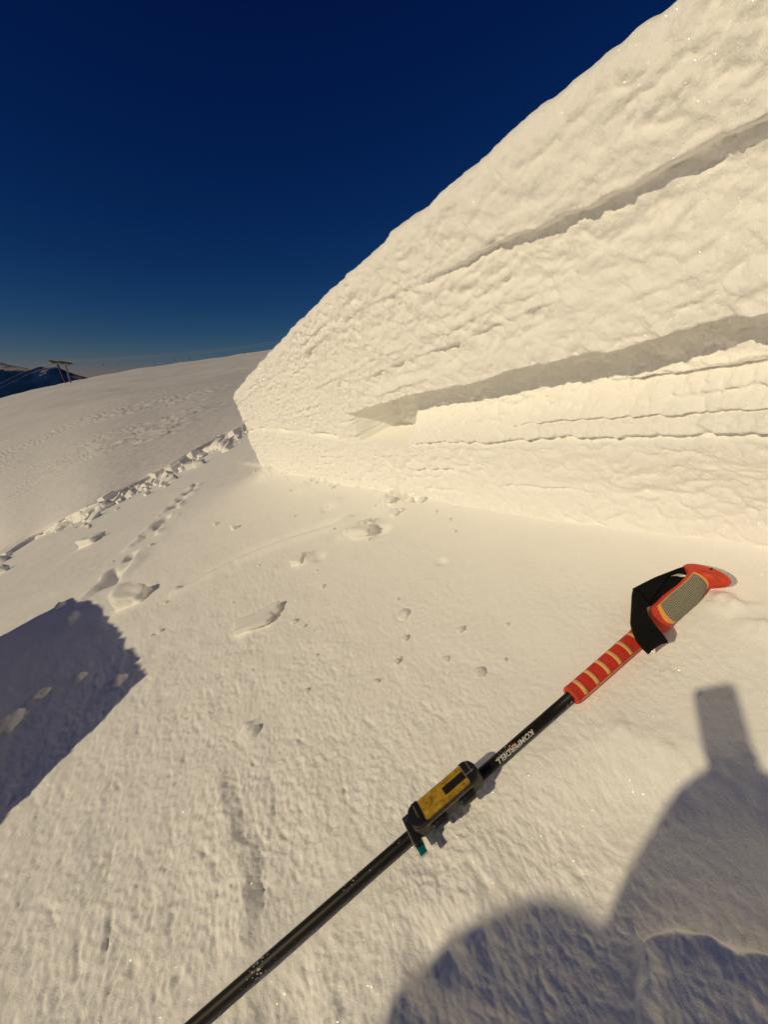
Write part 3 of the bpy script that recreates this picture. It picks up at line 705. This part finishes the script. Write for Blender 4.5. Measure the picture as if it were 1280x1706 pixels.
# wrist strap: ribbons given by their two edges (photograph points with heights)
def ribbon(name, L, Rr, parent, th=.0022, nu=28, nv=8, bulge=0.0):
    def samp(pts, n):
        P3 = [loc(*p) for p in pts]; d = [0]
        for p, q in zip(P3[:-1], P3[1:]): d.append(d[-1] + (q - p).length)
        ts = np.linspace(0, d[-1], n); A = np.array([p[:] for p in P3])
        out = np.stack([np.interp(ts, d, A[:, k]) for k in range(3)], 1)
        for _ in range(2): out[1:-1] = .25 * out[:-2] + .5 * out[1:-1] + .25 * out[2:]
        return out
    l, r = samp(L, nu), samp(Rr, nu); g = np.zeros((nu, nv, 3))
    for k in range(nv):
        t = k / (nv - 1); g[:, k] = l * (1 - t) + r * t; g[:, k, 2] += bulge * math.sin(math.pi * t)
    bot = g.copy(); bot[..., 2] -= th
    V = np.concatenate([g.reshape(-1, 3), bot.reshape(-1, 3)]); n = nu * nv; Fc = []
    I = lambda i, k: i * nv + k
    for i in range(nu - 1):
        for k in range(nv - 1):
            q = (I(i, k), I(i + 1, k), I(i + 1, k + 1), I(i, k + 1)); Fc += [q, tuple(n + v for v in q[::-1])]
        for k, f in ((0, 1), (nv - 1, 0)):
            q = (I(i, k), n + I(i, k), n + I(i + 1, k), I(i + 1, k)); Fc.append(q if f else q[::-1])
    for k in range(nv - 1):
        Fc.append((I(0, k), I(0, k + 1), n + I(0, k + 1), n + I(0, k))); Fc.append((I(nu - 1, k + 1), I(nu - 1, k), n + I(nu - 1, k), n + I(nu - 1, k + 1)))
    o = mesh_obj(name, V, Fc, M_WEB, parent)
    return o
def zc(p): return (1030 + p[0] / 5.818, 920 + p[1] / 5.818, p[2])
strap = ribbon('wrist_strap', [zc(p) for p in [(795, 124, .026), (690, 126, .026), (600, 148, .028), (490, 190, .030), (360, 240, .031), (250, 295, .031), (140, 352, .030)]],
       [zc(p) for p in [(785, 180, .025), (705, 207, .024), (650, 214, .024), (600, 192, .025), (540, 206, .026), (490, 232, .026), (420, 330, .026), (350, 430, .026), (268, 528, .028)]], pole, nu=44)
ribbon('strap_strand', [zc(p) for p in [(785, 183, .023), (705, 217, .022), (650, 236, .022), (610, 243, .022), (560, 224, .023), (490, 238, .023), (440, 290, .024), (380, 370, .024), (330, 430, .025)]],
       [zc(p) for p in [(780, 230, .021), (710, 246, .020), (640, 272, .019), (560, 350, .019), (430, 470, .020), (290, 518, .023)]], strap, nu=40)
ribbon('strap_loop', [zc(p) for p in [(150, 345, .031), (132, 400, .031), (124, 560, .033), (116, 700, .035), (160, 830, .035), (235, 930, .030), (290, 978, .018)]],
       [zc(p) for p in [(300, 500, .030), (276, 525, .031), (290, 600, .034), (350, 690, .036), (400, 750, .036), (445, 805, .032), (484, 862, .018)]], strap, .0026, 36, 10, .004)
# lettering wrapped round the shaft: reads towards the tip
def lettering(name, text, x_start, length, height, phi0, mat, r=R_SH, shear=.18, bold=.012):
    cu = bpy.data.curves.new(name, 'FONT'); cu.body = text; cu.size = 1; cu.shear = shear; cu.offset = bold; cu.resolution_u = 3
    ob = bpy.data.objects.new(name, cu); COL.objects.link(ob)
    dg = bpy.context.evaluated_depsgraph_get(); me = bpy.data.meshes.new_from_object(ob.evaluated_get(dg))
    bpy.data.objects.remove(ob, do_unlink=True)
    bm = bmesh.new(); bm.from_mesh(me)
    bmesh.ops.triangulate(bm, faces=bm.faces); bmesh.ops.subdivide_edges(bm, edges=[e for e in bm.edges if e.calc_length() > .25], cuts=2)
    bmesh.ops.triangulate(bm, faces=bm.faces)
    xs = [v.co.x for v in bm.verts]; ys = [v.co.y for v in bm.verts]; x0, x1, y1 = min(xs), max(xs), max(ys)
    for v in bm.verts:
        u = (v.co.x - x0) / (x1 - x0) * length; h = v.co.y / y1 * height
        f = phi0 - h / r
        v.co = Vector((x_start - u, (r + .00022) * math.sin(f), (r + .00022) * math.cos(f)))
    bmesh.ops.recalc_face_normals(bm, faces=bm.faces)
    o = bm_obj(name, bm, mat, pole); return o
lettering('lettering', 'KOMPERDELL', -.069, .0575, .0058, rad(-26), M_WHITE, bold=.035)
lettering('lettering', 'Carbon', -.0955, .0115, .0020, rad(-10), M_ORANGEP, shear=0, bold=.01)
lettering('lettering', 'Ultralite', -.1085, .0165, .0020, rad(-10), M_GREYP, shear=0, bold=.01)
lettering('logo_mark', 'V', -.0065, .005, .004, rad(-75), M_WHITE, shear=.3, bold=0)
lettering('logo_mark', '/', -.0135, .003, .004, rad(-78), M_WHITE, shear=0, bold=0)
tag(pole, 'black trekking pole with red striped grip and wrist strap lying on snow', 'trekking pole')

# ------------------------------------------------------------------ avalanche transceiver strapped on the shaft
bc = empty('avalanche_transceiver'); bc.matrix_world = PM @ Matrix.Translation((-.1970, -.001, R_SH - .0008)) @ Matrix.Diagonal((.80, .74, .68, 1))
def rbox(name, sx, sy, sz, mat, parent, ctr=(0, 0, 0), bev=.004, seg=3, smooth=True):
    bm = bmesh.new(); bmesh.ops.create_cube(bm, size=1, matrix=Matrix.Translation(ctr) @ Matrix.Diagonal((sx, sy, sz, 1)))
    if bev: bmesh.ops.bevel(bm, geom=list(bm.edges), offset=bev, segments=seg, affect='EDGES', profile=.6)
    o = bm_obj(name, bm, mat, parent, smooth)
    return o
HT = .0215
def rprism(name, x0, x1, hw, z0, z1, r0, r1, mat, parent, bev=.002):
    pts = []
    def corner(cx, cy, r_, a0):
        if r_ < 1e-5: pts.append((cx, cy)); return
        for k in range(7): an = math.radians(a0 + 15 * k); pts.append((cx + r_ * math.cos(an), cy + r_ * math.sin(an)))
    corner(x1 - r1, hw - r1, r1, 0); corner(x0 + r0, hw - r0, r0, 90); corner(x0 + r0, -hw + r0, r0, 180); corner(x1 - r1, -hw + r1, r1, 270)
    bm = bmesh.new(); lo = [bm.verts.new((x, y, z0)) for x, y in pts]; hi = [bm.verts.new((x, y, z1)) for x, y in pts]; n = len(pts)
    bm.faces.new(lo[::-1]); top = bm.faces.new(hi)
    for i in range(n): bm.faces.new((lo[i], lo[(i + 1) % n], hi[(i + 1) % n], hi[i]))
    bmesh.ops.bevel(bm, geom=list(top.edges), offset=bev, segments=3, affect='EDGES', profile=.5)
    return bm_obj(name, bm, mat, parent, False)
hs = rprism('housing', -.0575, .0585, .0182, 0, HT - .002, .011, .012, M_OLIVE, bc, .003)
fp = rbox('face_plate', .078, .0300, .004, M_YEL, bc, (.002, 0, HT), .0012)
rbox('side_rail', .076, .0035, .003, M_YEL, fp, (.002, .0125, HT + .0022), .001)
rbox('side_rail', .076, .0050, .003, M_YEL, fp, (.002, -.0122, HT + .0022), .001)
rbox('screen', .036, .0118, .0024, M_SCREEN, fp, (.020, -.0005, HT + .0022), .0006)
rprism('end_cap', .0385, .0572, .0172, HT - .006, HT + .0022, .0005, .0115, M_BLACK, bc, .0025)
rprism('end_cap', -.0565, -.0365, .0172, HT - .006, HT + .0030, .0105, .0005, M_BLACK, bc, .0028)
rbox('cap_ridge', .0008, .031, .0012, M_SCUFF, bc, (.0395, 0, HT + .0020), .0003)
rbox('cap_ridge', .0007, .020, .0008, M_SCUFF, bc, (.0500, .004, HT + .0022), .0002)
rbox('cap_ridge', .0150, .0007, .0008, M_SCUFF, bc, (.0465, -.003, HT + .0022), .0002)
rbox('cap_ridge', .0008, .030, .0012, M_SCUFF, bc, (-.0367, 0, HT + .0022), .0003)
rbox('cap_ridge', .0007, .018, .0008, M_SCUFF, bc, (-.0440, .004, HT + .0030), .0002)
def disc(name, r, h, mat, parent, ctr, seg=28, r2=None):
    bm = bmesh.new(); bmesh.ops.create_cone(bm, cap_ends=True, segments=seg, radius1=r, radius2=r2 or r * .92, depth=h, matrix=Matrix.Translation(ctr)); return bm_obj(name, bm, mat, parent)
bt = disc('button', .0076, .0022, M_YEL, fp, (-.0255, .0035, HT + .0026))
disc('button_ring', .0048, .0010, M_YEL, bt, (-.0255, .0035, HT + .0041)); disc('button_centre', .0030, .001, M_YEL, bt, (-.0255, .0035, HT + .0049))
bm = bmesh.new()
for (u, v) in [(-.016, .008), (-.012, .0095), (-.008, .0085), (-.0155, -.0075), (-.012, -.0055), (-.0085, -.0065), (-.0175, -.0095), (-.013, -.0098), (-.003, -.012), (.004, -.012), (.008, -.012), (.013, -.012), (.018, -.012), (.023, -.012), (.027, -.012), (.031, -.012)]:
    top = HT + (.0038 if v < -.0098 else .0021)
    bmesh.ops.create_cone(bm, cap_ends=True, segments=8, radius1=.00065, radius2=.0006, depth=.0004, matrix=Matrix.Translation((u, v, top)))
bm_obj('printed_dots', bm, M_BLACK, fp)
for cx in (-.022, .026):
    k = rbox('side_lug', .026, .010, .013, M_BLACK, bc, (cx, -.0205, .007), .0045)
    rbox('lug_ridge', .012, .004, .004, M_OLIVE, k, (cx + .003, -.0258, .008), .0015); disc('lug_screw', .0012, .001, M_STEEL, k, (cx - .004, -.0215, .0137), 10)
rbox('side_groove', .080, .0010, .0010, M_SCUFF, bc, (.0, -.0180, .0168), .0003)
br = rbox('strap_bracket', .0115, .044, .020, M_BLACK, bc, (-.0605, -.0035, .003), .003)
disc('screw', .0032, .0016, M_STEEL, br, (-.0605, .0125, .0134), 20)
rbox('bracket_edge', .0009, .040, .0012, M_SCUFF, br, (-.0660, -.0035, .0128), .0003)
rbox('pull_tab', .0105, .0125, .003, M_TEAL, br, (-.0600, -.0305, .002), .001)
rbox('tab_rim', .0105, .0013, .0036, M_WHITE, br, (-.0600, -.0373, .002), .0004)
tag(bc, 'worn yellow and black avalanche transceiver strapped onto the pole shaft', 'transceiver')

# ------------------------------------------------------------------ the photographer, crouching down-slope: throws the shadow by the pole
def person():
    mj = simple('dark_jacket', (.03, .04, .07), .8, bump=.4, bscale=200); mp = simple('black_trousers', (.02, .02, .022), .85); ms = simple('skin', (.52, .30, .2), .55); mh = simple('knit_beanie', (.10, .02, .02), .95, bump=.8, bscale=300)
    mg = simple('black_glove', (.015, .015, .015), .8); mb = simple('ski_boot', (.05, .05, .055), .4)
    def sh(x, y, L): return Vector(at(x, y)) + Vector(SUN) * L       # a point whose shadow falls at that place, L metres up the sun ray
    up = Vector((0, 0, 1))
    head = sh(650, 2190, 1.35); neck = head - up * .15 + Vector((-.02, -.03, 0)); chest = neck - up * .20; pel = chest - up * .22 + Vector((-.05, -.10, 0))
    facing = Vector((.3, .95, 0)).normalized(); right = facing.cross(up).normalized()
    shR = neck - up * .06 + right * .19; shL = neck - up * .06 - right * .19
    wr = sh(1238, 1362, 1.02); elR = sh(1235, 1625, 1.12)
    def gnd(v, lift=.06): a, b = v.dot(Vector(W)), v.dot(Vector(Eo)); return Vector(P(a, b, lift))
    hipR, hipL = pel + right * .10, pel - right * .10
    knR = pel + facing * .30 + right * .16 - up * .12; ftR = gnd(knR - facing * .12); knL = pel + facing * .12 - right * .18 - up * .16; knL = gnd(knL, .10); ftL = gnd(knL - facing * .40 - right * .02)
    haL = knR + up * .07 - right * .05; elL = shL * .5 + haL * .5 - right * .10
    root = empty('person', gnd(pel, 0))
    def skin(name, joints, edges, mat, rt=0, sub=2):
        me = bpy.data.meshes.new(name); me.from_pydata([tuple(j[0] - root.location) for j in joints], edges, []); me.materials.append(mat)
        o = bpy.data.objects.new(name, me); COL.objects.link(o); o.parent = root
        o.modifiers.new('skin', 'SKIN'); sb = o.modifiers.new('sub', 'SUBSURF'); sb.levels = sub; sb.render_levels = sub
        for i, j in enumerate(joints): o.data.skin_vertices[0].data[i].radius = (j[1], j[2] if len(j) > 2 else j[1]); o.data.skin_vertices[0].data[i].use_root = (i == rt)
        dg = bpy.context.evaluated_depsgraph_get(); m2 = bpy.data.meshes.new_from_object(o.evaluated_get(dg)); o.modifiers.clear(); o.data = m2
        m2.polygons.foreach_set('use_smooth', [True] * len(m2.polygons)); return o
    body = skin('body', [(pel, .15), (chest, .155), (neck - up * .03, .09), (neck + up * .03, .055), (shR, .075), (elR, .098), (wr, .046), (shL, .075), (elL, .058), (haL, .042),
                         (hipR, .10), (knR, .075), (ftR + up * .06, .055), (hipL, .10), (knL, .075), (ftL + up * .04, .055)],
                [(0, 1), (1, 2), (2, 3), (2, 4), (4, 5), (5, 6), (2, 7), (7, 8), (8, 9), (0, 10), (10, 11), (11, 12), (0, 13), (13, 14), (14, 15)], mj)
    for k, f in ((knR, ftR), (knL, ftL)):
        skin('trouser_leg', [(k + up * .005, .083), ((k + f) / 2, .072), (f + up * .09, .062)], [(0, 1), (1, 2)], mp, 0, 1)
        skin('boot', [(f + up * .07, .06), (f, .058), (f + facing * .12 - up * .02, .048), (f + facing * .2 - up * .03, .036)], [(0, 1), (1, 2), (2, 3)], mb, 0, 2)
    # head
    bm = bmesh.new(); bmesh.ops.create_uvsphere(bm, u_segments=28, v_segments=20, radius=1)
    for v in bm.verts:
        x, y, z = v.co; jaw = 1 - .28 * max(0, -z) ** 1.5
        nose = .16 * math.exp(-((x / .16) ** 2 + ((z + .12) / .22) ** 2)) * (y > 0); eye = -.06 * (math.exp(-(((x - .36) / .18) ** 2 + ((z - .05) / .12) ** 2)) + math.exp(-(((x + .36) / .18) ** 2 + ((z - .05) / .12) ** 2))) * (y > 0)
        v.co = Vector((x * .078 * jaw, (y + nose + eye) * .096 * (.92 + .08 * jaw), z * .118))
    B = Matrix((right, facing, up)).transposed().to_4x4(); B.translation = head - root.location; bm.transform(B)
    hd = bm_obj('head', bm, ms, root, True)
    for s in (-1, 1):
        bm = bmesh.new(); bmesh.ops.create_uvsphere(bm, u_segments=10, v_segments=8, radius=1, matrix=B @ Matrix.Translation((s * .078, 0, 0)) @ Matrix.Diagonal((.012, .02, .032, 1))); bm_obj('ear', bm, ms, hd, True)
        bm = bmesh.new(); bmesh.ops.create_uvsphere(bm, u_segments=10, v_segments=8, radius=.011, matrix=B @ Matrix.Translation((s * .03, .083, .006))); bm_obj('eye', bm, M_BLACK, hd, True)
    bm = bmesh.new(); bmesh.ops.create_uvsphere(bm, u_segments=8, v_segments=6, radius=1, matrix=B @ Matrix.Translation((0, .085, -.055)) @ Matrix.Diagonal((.024, .006, .006, 1))); bm_obj('mouth', bm, M_RED, hd, True)
    bm = bmesh.new(); bmesh.ops.create_uvsphere(bm, u_segments=28, v_segments=20, radius=1)
    bmesh.ops.delete(bm, geom=[v for v in bm.verts if v.co.z < -.05], context='VERTS')
    for v in bm.verts: v.co = Vector((v.co.x * .094, v.co.y * .108, .03 + v.co.z * .115))
    bm.transform(B); bm_obj('beanie', bm, mh, hd, True)
    # hand with phone
    tip = sh(1188, 1142, 1.03); hdir = (tip - wr).normalized(); side = hdir.cross(Vector(SUN)).normalized(); nrm = side.cross(hdir)
    palm = wr + hdir * .04
    js = [(wr, .026), (wr + hdir * .03, .017), (palm, .016)]; ed = [(0, 1), (1, 2)]
    for k, (q, ln) in enumerate(((-.009, .034), (-.003, .040), (.004, .038), (.009, .030))):
        i = len(js); base = palm + side * q; js += [(base + hdir * .012, .0105), (base + hdir * ln * .5 + nrm * .018, .0095), (base + hdir * ln * .62 + nrm * .04, .0085)]
        ed += [(2, i), (i, i + 1), (i + 1, i + 2)]
    i = len(js); js += [(wr + hdir * .035 + side * .010, .009), (wr + hdir * .06 + side * .011 + nrm * .018, .008)]; ed += [(1, i), (i, i + 1)]
    skin('glove', js, ed, mg, 0, 2)
    bm = bmesh.new(); lax = (hdir - Vector(SUN) * hdir.dot(Vector(SUN))).normalized(); wax = side * .42 + Vector(SUN) * .907; mt = Matrix((wax, lax, wax.cross(lax))).transposed().to_4x4(); mt.translation = tip - lax * .078
    bmesh.ops.create_cube(bm, size=1, matrix=mt @ Matrix.Diagonal((.074, .156, .009, 1))); bmesh.ops.bevel(bm, geom=list(bm.edges), offset=.003, segments=2, affect='EDGES')
    tag(bm_obj('phone', bm, M_BLACK, None, False), 'black phone held out by the crouching person beside the pole', 'phone')
    tag(root, 'crouching person in dark jacket and beanie whose shadow falls by the pole', 'person')
person()
